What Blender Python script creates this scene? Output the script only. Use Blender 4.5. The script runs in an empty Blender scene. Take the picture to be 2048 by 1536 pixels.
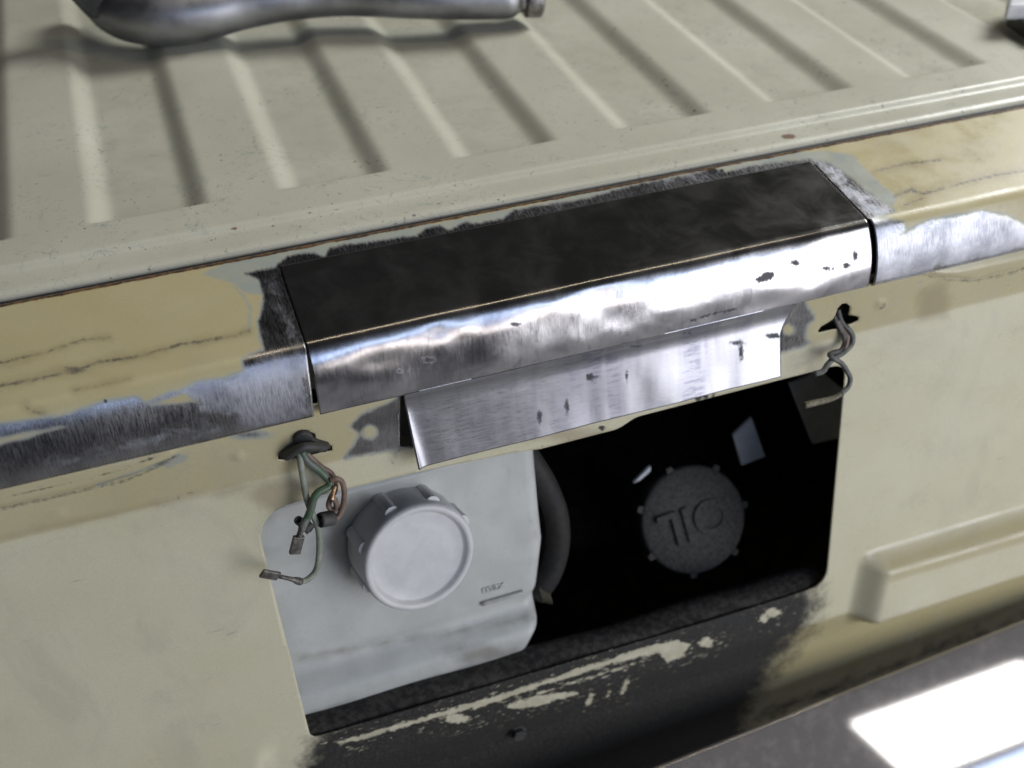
import bpy, bmesh, math, random
import numpy as np
from mathutils import Vector, Matrix, geometry
random.seed(4)
scene = bpy.context.scene
col = scene.collection

# ------------------------------------------------------------------ camera
# camera orientation and focal length solved from the rib lines, the beam lines and the opening's sides
RC = np.array([[0.94031886, -0.34023263, 0.00649637],
               [-0.22316739, -0.60214278, 0.76656401],
               [0.25689835, 0.72226437, 0.64213504]])
MW = np.array([RC[:, 0], RC[:, 1], -RC[:, 2]])           # camera (right, down, forward) -> world
FPX = 2230.74
CAM = np.array([-0.215, -0.5367, 0.34])
cd = bpy.data.cameras.new('camera')
cam = bpy.data.objects.new('camera', cd)
col.objects.link(cam)
m = Matrix(((MW[0, 0], -MW[0, 1], -MW[0, 2], CAM[0]),
            (MW[1, 0], -MW[1, 1], -MW[1, 2], CAM[1]),
            (MW[2, 0], -MW[2, 1], -MW[2, 2], CAM[2]), (0, 0, 0, 1)))
cam.matrix_world = m
cd.sensor_width = 36.0
cd.lens = FPX / 2048 * 36
cd.clip_start = 0.01
cd.clip_end = 100
cd.dof.use_dof = True
cd.dof.focus_distance = 0.62
cd.dof.aperture_fstop = 5.5
scene.camera = cam

# ------------------------------------------------------------------ world and lamps
world = bpy.data.worlds.new('World')
scene.world = world
world.use_nodes = True
bg = world.node_tree.nodes['Background']
bg.inputs[0].default_value = (0.75, 0.8, 1.0, 1)
bg.inputs[1].default_value = 0.02


def area(name, loc, target, sx, sy, power, color):
    ld = bpy.data.lights.new(name, 'AREA')
    ld.shape = 'RECTANGLE'
    ld.size, ld.size_y = sx, sy
    ld.energy = power
    ld.color = color
    o = bpy.data.objects.new(name, ld)
    col.objects.link(o)
    o.location = loc
    o.rotation_euler = (Vector(target) - Vector(loc)).to_track_quat('-Z', 'Y').to_euler()
    return o


area('doorway_light', (2.0, -2.6, 0.30), (2.0, 0, 0.30), 2.0, 2.0, 63, (0.95, 0.96, 1.0))
area('upper_window', (1.1, -2.6, 1.42), (1.1, 0, 0.2), 3.4, 0.24, 17, (0.50, 0.66, 1.0))
area('patch_highlight_lamp', (0.62, -2.6, 0.72), (0.62, 0, 0.72), 0.75, 0.5, 5, (1.0, 0.93, 0.86))  # added lamp for the warm highlight on the left of the patch
area('high_window', (2.47, -2.6, 1.80), (2.47, 0, 1.80), 0.84, 0.36, 10, (0.96, 0.98, 1.0))
area('skylight', (2.05, 0.62, 1.45), (0, 0.1, 0), 0.95, 0.75, 62, (0.97, 0.99, 1.0))
area('ceiling_tube', (0.5, 0.10, 2.1), (0.5, 0.10, 0), 1.8, 0.08, 5, (1.0, 0.86, 0.66))

vs = scene.view_settings
scene.display_settings.display_device = 'sRGB'
vs.view_transform = 'Standard'
vs.look = 'None'
vs.exposure = 0.12
vs.gamma = 1.0
vs.use_curve_mapping = False
scene.cycles.use_denoising = True


# ------------------------------------------------------------------ pixel <-> place
def ray(x, y):
    v = MW @ np.array([x - 1024, y - 768, FPX])
    return v / FPX


def hit(x, y, p, t):
    """where the sight line of a photo pixel meets the plane through (Y,Z)=p whose slope falls t degrees towards the viewer"""
    t = math.radians(t)
    n = np.array([0, -math.sin(t), math.cos(t)])
    v = ray(x, y)
    k = (n @ (np.array([0, p[0], p[1]]) - CAM)) / (n @ v)
    return CAM + k * v


def hitY(x, y, Y):
    v = ray(x, y)
    return CAM + v * (Y - CAM[1]) / v[1]


def proj(P):
    q = (np.asarray(P) - CAM) @ MW
    return np.stack([1024 + FPX * q[..., 0] / q[..., 2], 768 + FPX * q[..., 1] / q[..., 2]], -1)


# ------------------------------------------------------------------ mark helpers (numpy)
def seg_dist(P, a, b):
    a = np.array(a, float); b = np.array(b, float)
    ab = b - a
    t = np.clip(((P - a) @ ab) / max(ab @ ab, 1e-9), 0, 1)
    return np.hypot(P[:, 0] - a[0] - t * ab[0], P[:, 1] - a[1] - t * ab[1])


def line_dist(P, pts):
    d = np.full(len(P), 1e3)
    for a, b in zip(pts[:-1], pts[1:]):
        d = np.minimum(d, seg_dist(P, a, b))
    return d


def poly_sd(P, pts):
    pts = [tuple(p) for p in pts]
    d = line_dist(P, pts + pts[:1])
    ins = np.zeros(len(P), bool)
    for (x0, y0), (x1, y1) in zip(pts, pts[1:] + pts[:1]):
        if y0 == y1:
            continue
        c = ((y0 > P[:, 1]) != (y1 > P[:, 1])) & (P[:, 0] < (x1 - x0) * (P[:, 1] - y0) / (y1 - y0) + x0)
        ins ^= c
    return np.where(ins, -d, d)


def circ(P, x, y, r, ry=None):
    ry = ry or r
    return (np.hypot((P[:, 0] - x) / r, (P[:, 1] - y) / ry) - 1) * min(r, ry)


def union(*a):
    d = a[0]
    for b in a[1:]:
        d = np.minimum(d, b)
    return d


def sstep(a, b, x):
    t = np.clip((x - a) / (b - a), 0, 1)
    return t * t * (3 - 2 * t)


def zoomer(x0, y0, s):
    return lambda pts: [(x0 + a * s, y0 + b * s) for a, b in pts]


_rng = np.random.RandomState(3)
_tab = _rng.rand(256, 256)


def vnoise(x, y):
    xi = np.floor(x).astype(int); yi = np.floor(y).astype(int)
    fx = x - xi; fy = y - yi
    fx = fx * fx * (3 - 2 * fx); fy = fy * fy * (3 - 2 * fy)
    g = lambda i, j: _tab[i % 256, j % 256]
    return ((g(xi, yi) * (1 - fx) + g(xi + 1, yi) * fx) * (1 - fy) + (g(xi, yi + 1) * (1 - fx) + g(xi + 1, yi + 1) * fx) * fy) - 0.5


# ------------------------------------------------------------------ node helpers
class NT:
    def __init__(self, name):
        self.mat = bpy.data.materials.new(name)
        self.mat.use_nodes = True
        self.t = self.mat.node_tree
        self.bsdf = self.t.nodes['Principled BSDF']
        self._co = None

    def put(self, sock, v):
        if isinstance(v, bpy.types.NodeSocket):
            self.t.links.new(v, sock)
        elif isinstance(v, (tuple, list)) and sock.type == 'RGBA' and len(v) == 3:
            sock.default_value = (*v, 1)
        else:
            sock.default_value = v

    def node(self, typ, **kw):
        n = self.t.nodes.new(typ)
        for k, v in kw.items():
            setattr(n, k, v)
        return n

    def math(self, op, a, b=None, c=None, clamp=False):
        n = self.node('ShaderNodeMath', operation=op, use_clamp=clamp)
        for i, v in enumerate((a, b, c)):
            if v is not None:
                self.put(n.inputs[i], v)
        return n.outputs[0]

    def co(self):
        if self._co is None:
            self._co = self.node('ShaderNodeTexCoord').outputs['Object']
        return self._co

    def noise(self, scale, detail=4, rough=0.55, stretch=(1, 1, 1), rot=(0, 0, 0), dist=0.0, co=None):
        mp = self.node('ShaderNodeMapping')
        self.put(mp.inputs[0], co or self.co())
        mp.inputs['Scale'].default_value = stretch
        mp.inputs['Rotation'].default_value = rot
        n = self.node('ShaderNodeTexNoise')
        self.put(n.inputs['Vector'], mp.outputs[0])
        n.inputs['Scale'].default_value = scale
        n.inputs['Detail'].default_value = detail
        n.inputs['Roughness'].default_value = rough
        n.inputs['Distortion'].default_value = dist
        return n.outputs['Fac']

    def rng(self, v, a, b, c=0.0, d=1.0, smooth=True):
        n = self.node('ShaderNodeMapRange', interpolation_type='SMOOTHSTEP' if smooth else 'LINEAR')
        self.put(n.inputs['Value'], v)
        n.inputs['From Min'].default_value = a
        n.inputs['From Max'].default_value = b
        n.inputs['To Min'].default_value = c
        n.inputs['To Max'].default_value = d
        return n.outputs[0]

    def attr(self, name):
        return self.node('ShaderNodeAttribute', attribute_name=name).outputs['Fac']

    def mix(self, f, a, b):
        n = self.node('ShaderNodeMix', data_type='RGBA')
        self.put(n.inputs[0], f)
        self.put(n.inputs[6], a)
        self.put(n.inputs[7], b)
        return n.outputs[2]

    def mixf(self, f, a, b):
        n = self.node('ShaderNodeMix', data_type='FLOAT')
        self.put(n.inputs[0], f)
        self.put(n.inputs[2], a)
        self.put(n.inputs[3], b)
        return n.outputs[0]

    def mask(self, sd, noise, amp, w=1.5):
        """1 inside a signed distance, its edge broken up by noise"""
        e = self.math('MULTIPLY_ADD', self.math('SUBTRACT', noise, 0.5), amp, sd)
        return self.rng(e, -w, w, 1, 0)

    def bump(self, h, strength, dist, normal=None):
        n = self.node('ShaderNodeBump')
        self.put(n.inputs['Height'], h)
        self.put(n.inputs['Strength'], strength)
        n.inputs['Distance'].default_value = dist
        if normal is not None:
            self.put(n.inputs['Normal'], normal)
        return n.outputs[0]

    def out(self, base, rough, metal=0.0, normal=None, **kw):
        self.put(self.bsdf.inputs['Base Color'], base)
        self.put(self.bsdf.inputs['Roughness'], rough)
        self.put(self.bsdf.inputs['Metallic'], metal)
        if normal is not None:
            self.put(self.bsdf.inputs['Normal'], normal)
        for k, v in kw.items():
            self.put(self.bsdf.inputs[k], v)
        return self.mat


LID_CREAM = (0.52, 0.505, 0.405)
PANEL_CREAM = (0.69, 0.65, 0.48)
OCHRE = (0.45, 0.385, 0.20)
PRIMER = (0.30, 0.34, 0.33)
STEEL = (0.50, 0.49, 0.50)


def mat_lid():
    t = NT('lid_paint')
    big = t.noise(9, 3)
    spots = t.rng(t.noise(300, 3, 0.6), 0.635, 0.68)
    where = t.rng(t.noise(26, 3), 0.42, 0.62)
    spots = t.math('MULTIPLY', spots, where)
    fine = t.noise(900, 2)
    rings = t.rng(t.math('ABSOLUTE', t.math('SUBTRACT', t.noise(48, 3, 0.6, dist=1.2), 0.5)), 0.0, 0.012, 1, 0)
    rings = t.math('MULTIPLY', rings, t.rng(t.noise(17, 2), 0.46, 0.60, 0, 0.6))
    c = t.mix(t.rng(big, 0.35, 0.68), (0.48, 0.465, 0.365), LID_CREAM)
    c = t.mix(t.rng(fine, 0.3, 0.7, 0, 0.12), c, (0.30, 0.30, 0.26))
    c = t.mix(rings, c, (0.25, 0.28, 0.255))
    c = t.mix(t.math('MULTIPLY', t.rng(t.noise(70, 5, 0.7), 0.56, 0.72), 0.35), c, (0.30, 0.325, 0.30))
    c = t.mix(t.math('MULTIPLY', spots, 0.8), c, (0.08, 0.10, 0.11))
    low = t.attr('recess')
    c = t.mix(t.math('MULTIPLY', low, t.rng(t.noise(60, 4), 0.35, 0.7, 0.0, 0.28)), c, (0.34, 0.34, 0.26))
    chip = t.mask(t.attr('chip'), t.noise(700, 3), 5, 1.0)
    c = t.mix(chip, c, (0.20, 0.13, 0.09))
    n = t.bump(t.noise(420, 3), 0.10, 0.0006)
    n = t.bump(t.noise(30, 2), 0.25, 0.0015, n)
    return t.out(c, t.rng(big, 0.3, 0.7, 0.30, 0.42), 0.0, n, **{'Specular IOR Level': 0.45})


def brushed(t, stretch, scale, rot=(0, 0, 0)):
    a = t.noise(scale, 3, 0.6, stretch, rot)
    b = t.noise(scale * 2.7, 2, 0.6, stretch, rot)
    return t.math('ADD', t.math('MULTIPLY', a, 0.6), t.math('MULTIPLY', b, 0.4))


def mat_body():
    """old paint over primer over bare, sanded steel; where each shows is stored on the mesh as distances"""
    t = NT('worn_body_paint')
    edge = t.noise(210, 4, 0.65, (1, 0.5, 0.5))
    jag = t.noise(420, 3, 0.6, (1.0, 0.22, 0.22))
    fine = t.noise(1500, 2, 0.6, (1.0, 0.12, 0.12))
    en = t.math('ADD', t.math('MULTIPLY', edge, 0.55), t.math('ADD', t.math('MULTIPLY', jag, 0.3), t.math('MULTIPLY', fine, 0.15)))
    sd = t.attr('bare')
    bare = t.mask(sd, en, 17, 4.5)
    prim = t.mask(t.math('MINIMUM', t.attr('primer'), t.math('SUBTRACT', sd, 5.0)), t.noise(90, 4), 16, 4)
    big = t.noise(14, 3)
    och = t.attr('ochre')
    paint = t.mix(t.math('MULTIPLY_ADD', t.math('SUBTRACT', big, 0.5), 0.5, och, clamp=True), PANEL_CREAM, OCHRE)
    paint = t.mix(t.rng(t.noise(800, 2), 0.25, 0.75, 0.0, 0.14), paint, (0.30, 0.28, 0.20))
    scr = t.math('MULTIPLY', t.rng(t.noise(150, 3, 0.6, (0.35, 1, 2.6), (0.1, 0.2, 0.1)), 0.66, 0.72), t.rng(t.noise(30, 3), 0.5, 0.62, 0, 0.45))
    paint = t.mix(scr, paint, (0.22, 0.23, 0.24))
    smudge = t.math('MULTIPLY', t.rng(t.noise(22, 5, 0.65, (1, 1, 0.6), dist=0.8), 0.50, 0.72), 0.28)
    paint = t.mix(smudge, paint, (0.40, 0.375, 0.30))
    stain_shadow = t.mask(t.attr('stain_shadow'), t.noise(60, 4), 30, 14)
    paint = t.mix(t.math('MULTIPLY', stain_shadow, 0.55), paint, (0.27, 0.21, 0.12))
    c = t.mix(t.math('MULTIPLY', prim, 0.85), paint, t.mix(t.rng(t.noise(60, 3), 0.3, 0.7), PRIMER, (0.36, 0.37, 0.31)))
    # steel
    br = brushed(t, (1.0, 0.10, 0.10), 1500, (0, 0, 0))
    patch = t.noise(38, 3, 0.6)
    fresh = t.mask(t.attr('fresh'), t.noise(70, 5, 0.65, (1, 1, 1.6), dist=0.6), 90, 12)
    sc = t.mix(t.rng(patch, 0.32, 0.64), (0.24, 0.235, 0.24), (0.42, 0.41, 0.415))
    sc = t.mix(fresh, sc, t.mix(t.rng(t.noise(45, 4), 0.3, 0.65), (0.25, 0.255, 0.285), (0.46, 0.465, 0.505)))
    sc = t.mix(t.rng(br, 0.36, 0.62), t.mix(0.15, sc, (0.05, 0.05, 0.06)), sc)
    c = t.mix(bare, c, sc)
    crack_crease = t.math('MULTIPLY', t.mask(t.attr('crack_crease'), t.noise(330, 4, 0.7), 20, 3.5), 0.8)
    crack_crease = t.math('MULTIPLY', crack_crease, t.rng(t.noise(120, 3), 0.34, 0.52, 0.25, 0.9))
    c = t.mix(crack_crease, c, (0.055, 0.06, 0.06))
    dark = t.mask(t.attr('dark'), t.noise(420, 4, 0.7), 8, 1.4)
    c = t.mix(dark, c, (0.035, 0.034, 0.036))
    rust = t.mask(t.attr('rust'), t.noise(60, 5, 0.7), 16, 2.6)
    c = t.mix(rust, c, t.mix(t.rng(t.noise(300, 3), 0.35, 0.65), (0.05, 0.03, 0.02), (0.16, 0.085, 0.035)))
    # grime with chips that show paint again
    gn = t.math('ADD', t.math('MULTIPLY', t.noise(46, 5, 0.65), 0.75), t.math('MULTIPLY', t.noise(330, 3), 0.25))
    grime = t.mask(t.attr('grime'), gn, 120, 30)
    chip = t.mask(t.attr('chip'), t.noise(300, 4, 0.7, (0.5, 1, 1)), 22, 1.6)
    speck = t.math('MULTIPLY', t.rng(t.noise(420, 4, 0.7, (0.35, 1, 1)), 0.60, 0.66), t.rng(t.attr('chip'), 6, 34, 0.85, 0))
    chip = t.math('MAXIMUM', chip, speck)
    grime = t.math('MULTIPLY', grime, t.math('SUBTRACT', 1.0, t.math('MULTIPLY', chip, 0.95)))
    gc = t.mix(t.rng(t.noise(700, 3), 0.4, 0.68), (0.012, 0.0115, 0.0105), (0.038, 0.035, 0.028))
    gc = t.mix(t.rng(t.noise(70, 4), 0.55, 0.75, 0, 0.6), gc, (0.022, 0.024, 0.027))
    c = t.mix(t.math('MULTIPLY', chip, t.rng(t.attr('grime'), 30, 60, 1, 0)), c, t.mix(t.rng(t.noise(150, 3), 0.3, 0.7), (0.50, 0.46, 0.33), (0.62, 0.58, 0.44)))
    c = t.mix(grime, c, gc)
    metal = t.math('MULTIPLY', bare, t.math('SUBTRACT', 1.0, grime))
    metal = t.math('MULTIPLY', metal, t.math('SUBTRACT', 1.0, t.math('MAXIMUM', dark, rust)))
    rough = t.mixf(metal, t.mixf(grime, t.rng(t.noise(40, 4, 0.6), 0.3, 0.7, 0.24, 0.44), 0.75), t.mixf(fresh, t.rng(br, 0.35, 0.65, 0.22, 0.38), t.rng(br, 0.35, 0.65, 0.36, 0.55)))
    n = t.bump(t.noise(380, 3), t.mixf(grime, 0.08, 0.55), 0.0006)
    n = t.bump(br, t.math('MULTIPLY', metal, 0.20), 0.0004, n)
    n = t.bump(t.math('SUBTRACT', 1.0, bare), 0.15, 0.0002, n)
    return t.out(c, rough, metal, n)


def mat_patch(kind):
    t = NT('new_sheet_steel_' + kind)
    br = brushed(t, (1.0, 0.06, 0.06), 1600)
    blot = t.noise(34, 4, 0.6, (1, 1, 1), dist=0.4)
    dark = t.math('MULTIPLY', t.mask(t.math('SUBTRACT', t.attr('dark'), 0.6), t.noise(520, 5, 0.75, (1, 0.6, 0.6)), 15, 2.6), 0.9)
    if kind == 'channel':
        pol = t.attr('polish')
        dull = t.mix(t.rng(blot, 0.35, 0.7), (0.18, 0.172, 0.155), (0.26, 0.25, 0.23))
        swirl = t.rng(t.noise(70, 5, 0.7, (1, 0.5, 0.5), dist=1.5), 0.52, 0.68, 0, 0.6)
        bright_steel = t.mix(t.rng(blot, 0.3, 0.6), (0.29, 0.28, 0.30), (0.50, 0.485, 0.50))
        bright_steel = t.mix(swirl, bright_steel, (0.22, 0.22, 0.235))
        bright_steel = t.mix(t.rng(br, 0.36, 0.6, 0.08, 0), bright_steel, (0.2, 0.2, 0.21))
        c = t.mix(pol, dull, bright_steel)  # dull mill-scale top plate, brighter sanded face
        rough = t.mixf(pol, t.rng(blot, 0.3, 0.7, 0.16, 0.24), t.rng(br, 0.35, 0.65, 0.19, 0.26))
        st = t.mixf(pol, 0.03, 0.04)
    else:
        vb = t.noise(22, 4, 0.65, (1.0, 0.16, 0.16), dist=0.3)
        hatch = t.noise(420, 3, 0.6, (0.18, 1, 1), (0, 0.12, 0))
        br = t.math('ADD', t.math('MULTIPLY', brushed(t, (0.07, 1, 1), 1500, (0, 0.15, 0)), 0.8), t.math('MULTIPLY', br, 0.2))
        bright_steel = t.mix(t.rng(br, 0.34, 0.6), (0.36, 0.36, 0.39), (0.42, 0.42, 0.45))
        mark = t.math('MULTIPLY', t.rng(vb, 0.52, 0.64), t.rng(hatch, 0.46, 0.58))
        c = t.mix(t.math('MULTIPLY', mark, 0.75), bright_steel, (0.14, 0.14, 0.19))
        c = t.mix(t.rng(vb, 0.42, 0.6, 0, 0.5), c, (0.22, 0.22, 0.27))
        rough = t.rng(br, 0.35, 0.65, 0.27, 0.34)
        st = 0.03
    c = t.mix(dark, c, (0.02, 0.02, 0.024))
    n = t.bump(br, st, 0.0003)
    n = t.bump(t.noise(60, 3), 0.05, 0.002, n)
    met = t.mixf(t.attr('polish'), 0.94, 1.0) if kind == 'channel' else 1.0
    return t.out(c, t.mixf(dark, rough, 0.6), t.math('MULTIPLY', met, t.math('SUBTRACT', 1.0, dark)), n)


def mat_simple(name, c1, c2, scale, rough, metal=0.0, bump=0.1, bscale=400, bdist=0.0005, r2=None, **kw):
    t = NT(name)
    f = t.rng(t.noise(scale, 4, 0.6), 0.35, 0.65)
    c = t.mix(f, c1, c2)
    n = t.bump(t.noise(bscale, 3), bump, bdist)
    return t.out(c, t.mixf(f, rough, r2 if r2 else rough), metal, n, **kw)


def mat_tank():
    t = NT('milky_tank_plastic')
    g = t.noise(40, 4, 0.6)
    c = t.mix(t.rng(g, 0.35, 0.7), (0.50, 0.51, 0.485), (0.56, 0.57, 0.54))
    c = t.mix(t.rng(t.noise(600, 3), 0.6, 0.75, 0, 0.3), c, (0.3, 0.3, 0.27))
    dirt_shade = t.mask(t.attr('dirt_shade'), t.noise(80, 4), 26, 14)
    c = t.mix(t.math('MULTIPLY', dirt_shade, 0.6), c, (0.16, 0.14, 0.10))
    n = t.bump(t.noise(500, 3), 0.08, 0.0006)
    n = t.bump(t.noise(45, 2), 0.2, 0.002, n)
    return t.out(c, t.rng(g, 0.3, 0.7, 0.34, 0.5), 0.0, n, **{'Subsurface Weight': 0.25, 'Subsurface Radius': (0.012, 0.012, 0.012), 'Subsurface Scale': 0.4})


def mat_bumper():
    t = NT('old_chrome')
    dust_reflection = t.rng(t.noise(90, 5, 0.65), 0.42, 0.75, 0.36, 0.5)  # dust; its base amount paints in the brown reflection of the surroundings
    streak = t.rng(t.noise(300, 3, 0.6, (0.25, 1, 1)), 0.55, 0.8, 0, 0.3)
    d = t.math('MAXIMUM', dust_reflection, streak)
    c = t.mix(d, (0.45, 0.43, 0.42), (0.36, 0.32, 0.28))
    pit = t.rng(t.noise(700, 2), 0.70, 0.74, 0, 0.8)
    c = t.mix(pit, c, (0.06, 0.05, 0.045))
    n = t.bump(t.noise(9, 2), 0.01, 0.001)
    return t.out(c, 0.035, t.math('SUBTRACT', 1.0, t.math('MULTIPLY', d, 1.1)), n, **{'Specular IOR Level': 0.8})


M = dict(
    lid=mat_lid(), body=mat_body(), channel=mat_patch('channel'), flange=mat_patch('flange'), tank=mat_tank(), chrome=mat_bumper(),
    cap=mat_simple('white_cap_plastic', (0.58, 0.58, 0.575), (0.65, 0.65, 0.64), 60, 0.42, 0, 0.10, 300, 0.0008),
    oil=mat_simple('dusty_black_plastic', (0.03, 0.029, 0.027), (0.07, 0.068, 0.063), 500, 0.85, 0, 0.6, 700, 0.0008),
    rubber=mat_simple('old_black_rubber', (0.022, 0.022, 0.022), (0.06, 0.058, 0.054), 120, 0.6, 0, 0.3, 500),
    seal=mat_simple('gap_seal_rubber', (0.010, 0.010, 0.010), (0.022, 0.020, 0.018), 200, 0.7, 0, 0.3, 500),
    bay=mat_simple('dark_bay_metal', (0.03, 0.027, 0.021), (0.075, 0.066, 0.05), 60, 0.85, 0, 0.4, 200),  # dark brown tone for everything deep in the bay
    shelf=mat_simple('grimy_ledge', (0.018, 0.017, 0.016), (0.06, 0.055, 0.048), 220, 0.9, 0, 0.7, 600, 0.001),
    grey=mat_simple('pale_bracket_paint', (0.46, 0.48, 0.52), (0.55, 0.57, 0.60), 60, 0.5),
    green=mat_simple('faded_green_insulation', (0.20, 0.225, 0.175), (0.30, 0.315, 0.26), 160, 0.55, 0, 0.3, 600),
    dgreen=mat_simple('green_striped_insulation', (0.06, 0.12, 0.06), (0.15, 0.145, 0.14), 90, 0.45, 0, 0.3, 600),
    brown=mat_simple('brown_insulation', (0.16, 0.10, 0.075), (0.24, 0.165, 0.13), 140, 0.55, 0, 0.3, 600),
    gwire=mat_simple('grey_insulation', (0.075, 0.078, 0.072), (0.16, 0.165, 0.15), 140, 0.5, 0, 0.3, 600),
    copper=mat_simple('bare_copper_strand', (0.45, 0.26, 0.15), (0.60, 0.40, 0.25), 300, 0.45, 0.8, 0.5, 900),
    strand=mat_simple('tarnished_strand', (0.12, 0.11, 0.075), (0.22, 0.20, 0.14), 500, 0.6, 0.3, 0.8, 900),
    terminal=mat_simple('tarnished_terminal', (0.10, 0.095, 0.085), (0.22, 0.21, 0.19), 300, 0.5, 0.6, 0.4, 700),
    alu=mat_simple('polished_aluminium', (0.30, 0.30, 0.32), (0.40, 0.40, 0.415), 40, 0.44, 1.0, 0.08, 250, 0.0008, 0.55),
    knurl=mat_simple('knurled_steel', (0.16, 0.15, 0.15), (0.30, 0.29, 0.28), 200, 0.4, 0.9, 0.3, 700),
    blackplastic=mat_simple('black_plastic', (0.018, 0.018, 0.019), (0.035, 0.034, 0.034), 100, 0.5),
    concrete=mat_simple('worn_concrete', (0.26, 0.255, 0.245), (0.36, 0.355, 0.34), 3, 0.8),
    clip=mat_simple('pale_clip_plastic', (0.55, 0.55, 0.56), (0.66, 0.66, 0.67), 60, 0.4),
)


# ------------------------------------------------------------------ mesh helpers
def tag(o, label=None, cat=None, group=None, kind=None):
    for k, v in (('label', label), ('category', cat), ('group', group), ('kind', kind)):
        if v:
            o[k] = v
    return o


def obj(name, verts, faces, mat, parent=None, smooth=True, attrs=None, bevel=0, solid=0, offset=-1):
    me = bpy.data.meshes.new(name)
    me.from_pydata([tuple(map(float, v)) for v in verts], [], [tuple(int(i) for i in f) for f in faces])
    me.materials.append(M[mat])
    if smooth:
        me.polygons.foreach_set('use_smooth', [True] * len(me.polygons))
    for k, a in (attrs or {}).items():
        at = me.attributes.new(k, 'FLOAT', 'POINT')
        at.data.foreach_set('value', np.asarray(a, dtype=np.float32))
    me.update()
    o = bpy.data.objects.new(name, me)
    col.objects.link(o)
    if parent:
        o.parent = parent
        o.matrix_parent_inverse = Matrix.Translation(parent.location).inverted()
    if solid:
        md = o.modifiers.new('thickness', 'SOLIDIFY')
        md.thickness = solid
        md.offset = offset
    if bevel:
        md = o.modifiers.new('soft edges', 'BEVEL')
        md.width = bevel
        md.segments = 3
        md.limit_method = 'ANGLE'
        md.angle_limit = math.radians(35)
    return o


def empty(name, loc):
    o = bpy.data.objects.new(name, None)
    o.empty_display_size = 0.02
    o.location = tuple(map(float, loc))
    col.objects.link(o)
    return o


def grid_faces(nu, nv, keep=None):
    i = np.arange(nu - 1)[:, None] * nv + np.arange(nv - 1)[None, :]
    f = np.stack([i, i + nv, i + nv + 1, i + 1], -1)
    if keep is not None:
        return f[keep]
    return f.reshape(-1, 4)


def catmull(pts, n=8):
    P = [np.array(p, float) for p in pts]
    P = [2 * P[0] - P[1]] + P + [2 * P[-1] - P[-2]]
    out = []
    for i in range(1, len(P) - 2):
        for k in range(n):
            t = k / n
            a, b, c, d = P[i - 1:i + 3]
            out.append(0.5 * (2 * b + (c - a) * t + (2 * a - 5 * b + 4 * c - d) * t * t + (3 * b - a - 3 * c + d) * t ** 3))
    out.append(P[-2])
    return np.array(out)


def tube(name, pts, r, mat, parent=None, n=8, sides=12, rs=None, flat=1.0):
    C = catmull(pts, n) if n > 1 else np.array(pts, float)
    if rs is not None:
        R = np.interp(np.linspace(0, 1, len(C)), np.linspace(0, 1, len(rs)), rs)
    else:
        R = np.full(len(C), r)
    T = np.gradient(C, axis=0)
    T /= np.linalg.norm(T, axis=1)[:, None] + 1e-12
    up = np.array([0.1, 0.9, 0.3])
    verts = []
    nrm = up - T[0] * (up @ T[0])
    for c, tt, rr in zip(C, T, R):
        nrm = nrm - tt * (nrm @ tt)
        nrm /= np.linalg.norm(nrm)
        bn = np.cross(tt, nrm)
        for k in range(sides):
            a = 2 * math.pi * k / sides
            verts.append(c + rr * (math.cos(a) * nrm * flat + math.sin(a) * bn))
    L = len(C)
    faces = [(i * sides + k, i * sides + (k + 1) % sides, (i + 1) * sides + (k + 1) % sides, (i + 1) * sides + k) for i in range(L - 1) for k in range(sides)]
    faces += [tuple(range(sides))[::-1], tuple((L - 1) * sides + k for k in range(sides))]
    return obj(name, verts, faces, mat, parent)


def frame_from_axis(axis, up=(0, 0, 1)):
    a = np.array(axis, float); a /= np.linalg.norm(a)
    x = np.cross(up, a); x /= np.linalg.norm(x)
    y = np.cross(a, x)
    return x, y, a


def lathe(name, prof, origin, axis, mat, parent=None, sides=72, smooth=True, rot=0, bevel=0):
    x, y, a = frame_from_axis(axis)
    verts, faces = [], []
    for r, h in prof:
        for k in range(sides):
            t = 2 * math.pi * k / sides + rot
            verts.append(np.array(origin) + a * h + r * (math.cos(t) * x + math.sin(t) * y))
    n = len(prof)
    for i in range(n - 1):
        for k in range(sides):
            faces.append((i * sides + k, i * sides + (k + 1) % sides, (i + 1) * sides + (k + 1) % sides, (i + 1) * sides + k))
    faces.append(tuple(range(sides))[::-1])
    faces.append(tuple((n - 1) * sides + k for k in range(sides)))
    o = obj(name, verts, faces, mat, parent, smooth, bevel=bevel)
    return o


def prism(name, outline, depth, mat, parent=None, bevel=0.0006, smooth=True):
    """outline: 3-D points roughly in a plane; depth: 3-D extrusion vector"""
    A = [np.array(p, float) for p in outline]
    B = [p + np.array(depth, float) for p in A]
    n = len(A)
    faces = [tuple(range(n)), tuple(range(n, 2 * n))[::-1]] + [(i, i + n, (i + 1) % n + n, (i + 1) % n) for i in range(n)]
    me_v = A + B
    o = obj(name, me_v, faces, mat, parent, False, bevel=bevel)
    bm = bmesh.new(); bm.from_mesh(o.data)
    bmesh.ops.recalc_face_normals(bm, faces=bm.faces)
    bm.to_mesh(o.data); bm.free()
    return o


# ------------------------------------------------------------------ shared section of the van's rear
Z1 = zoomer(0, 0, 0.5)
Z3 = zoomer(0, 480, 720 / 1907)
Z4 = zoomer(500, 400, 800 / 2048)
Z5 = zoomer(1200, 300, 848 / 2048)
Z6 = zoomer(500, 840, 700 / 1920)
Z8 = zoomer(500, 1150, 1548 / 2048)
ZL = zoomer(520, 840, 240 / 1084)
ZR = zoomer(1540, 560, 240 / 1317)

TOP0 = (0.0066, -0.0060)
XPL = hit(585, 610, TOP0, 5)[0]            # left and right end of the cut-out in the beam
XPR = hit(1672, 382, TOP0, 5)[0]


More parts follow.
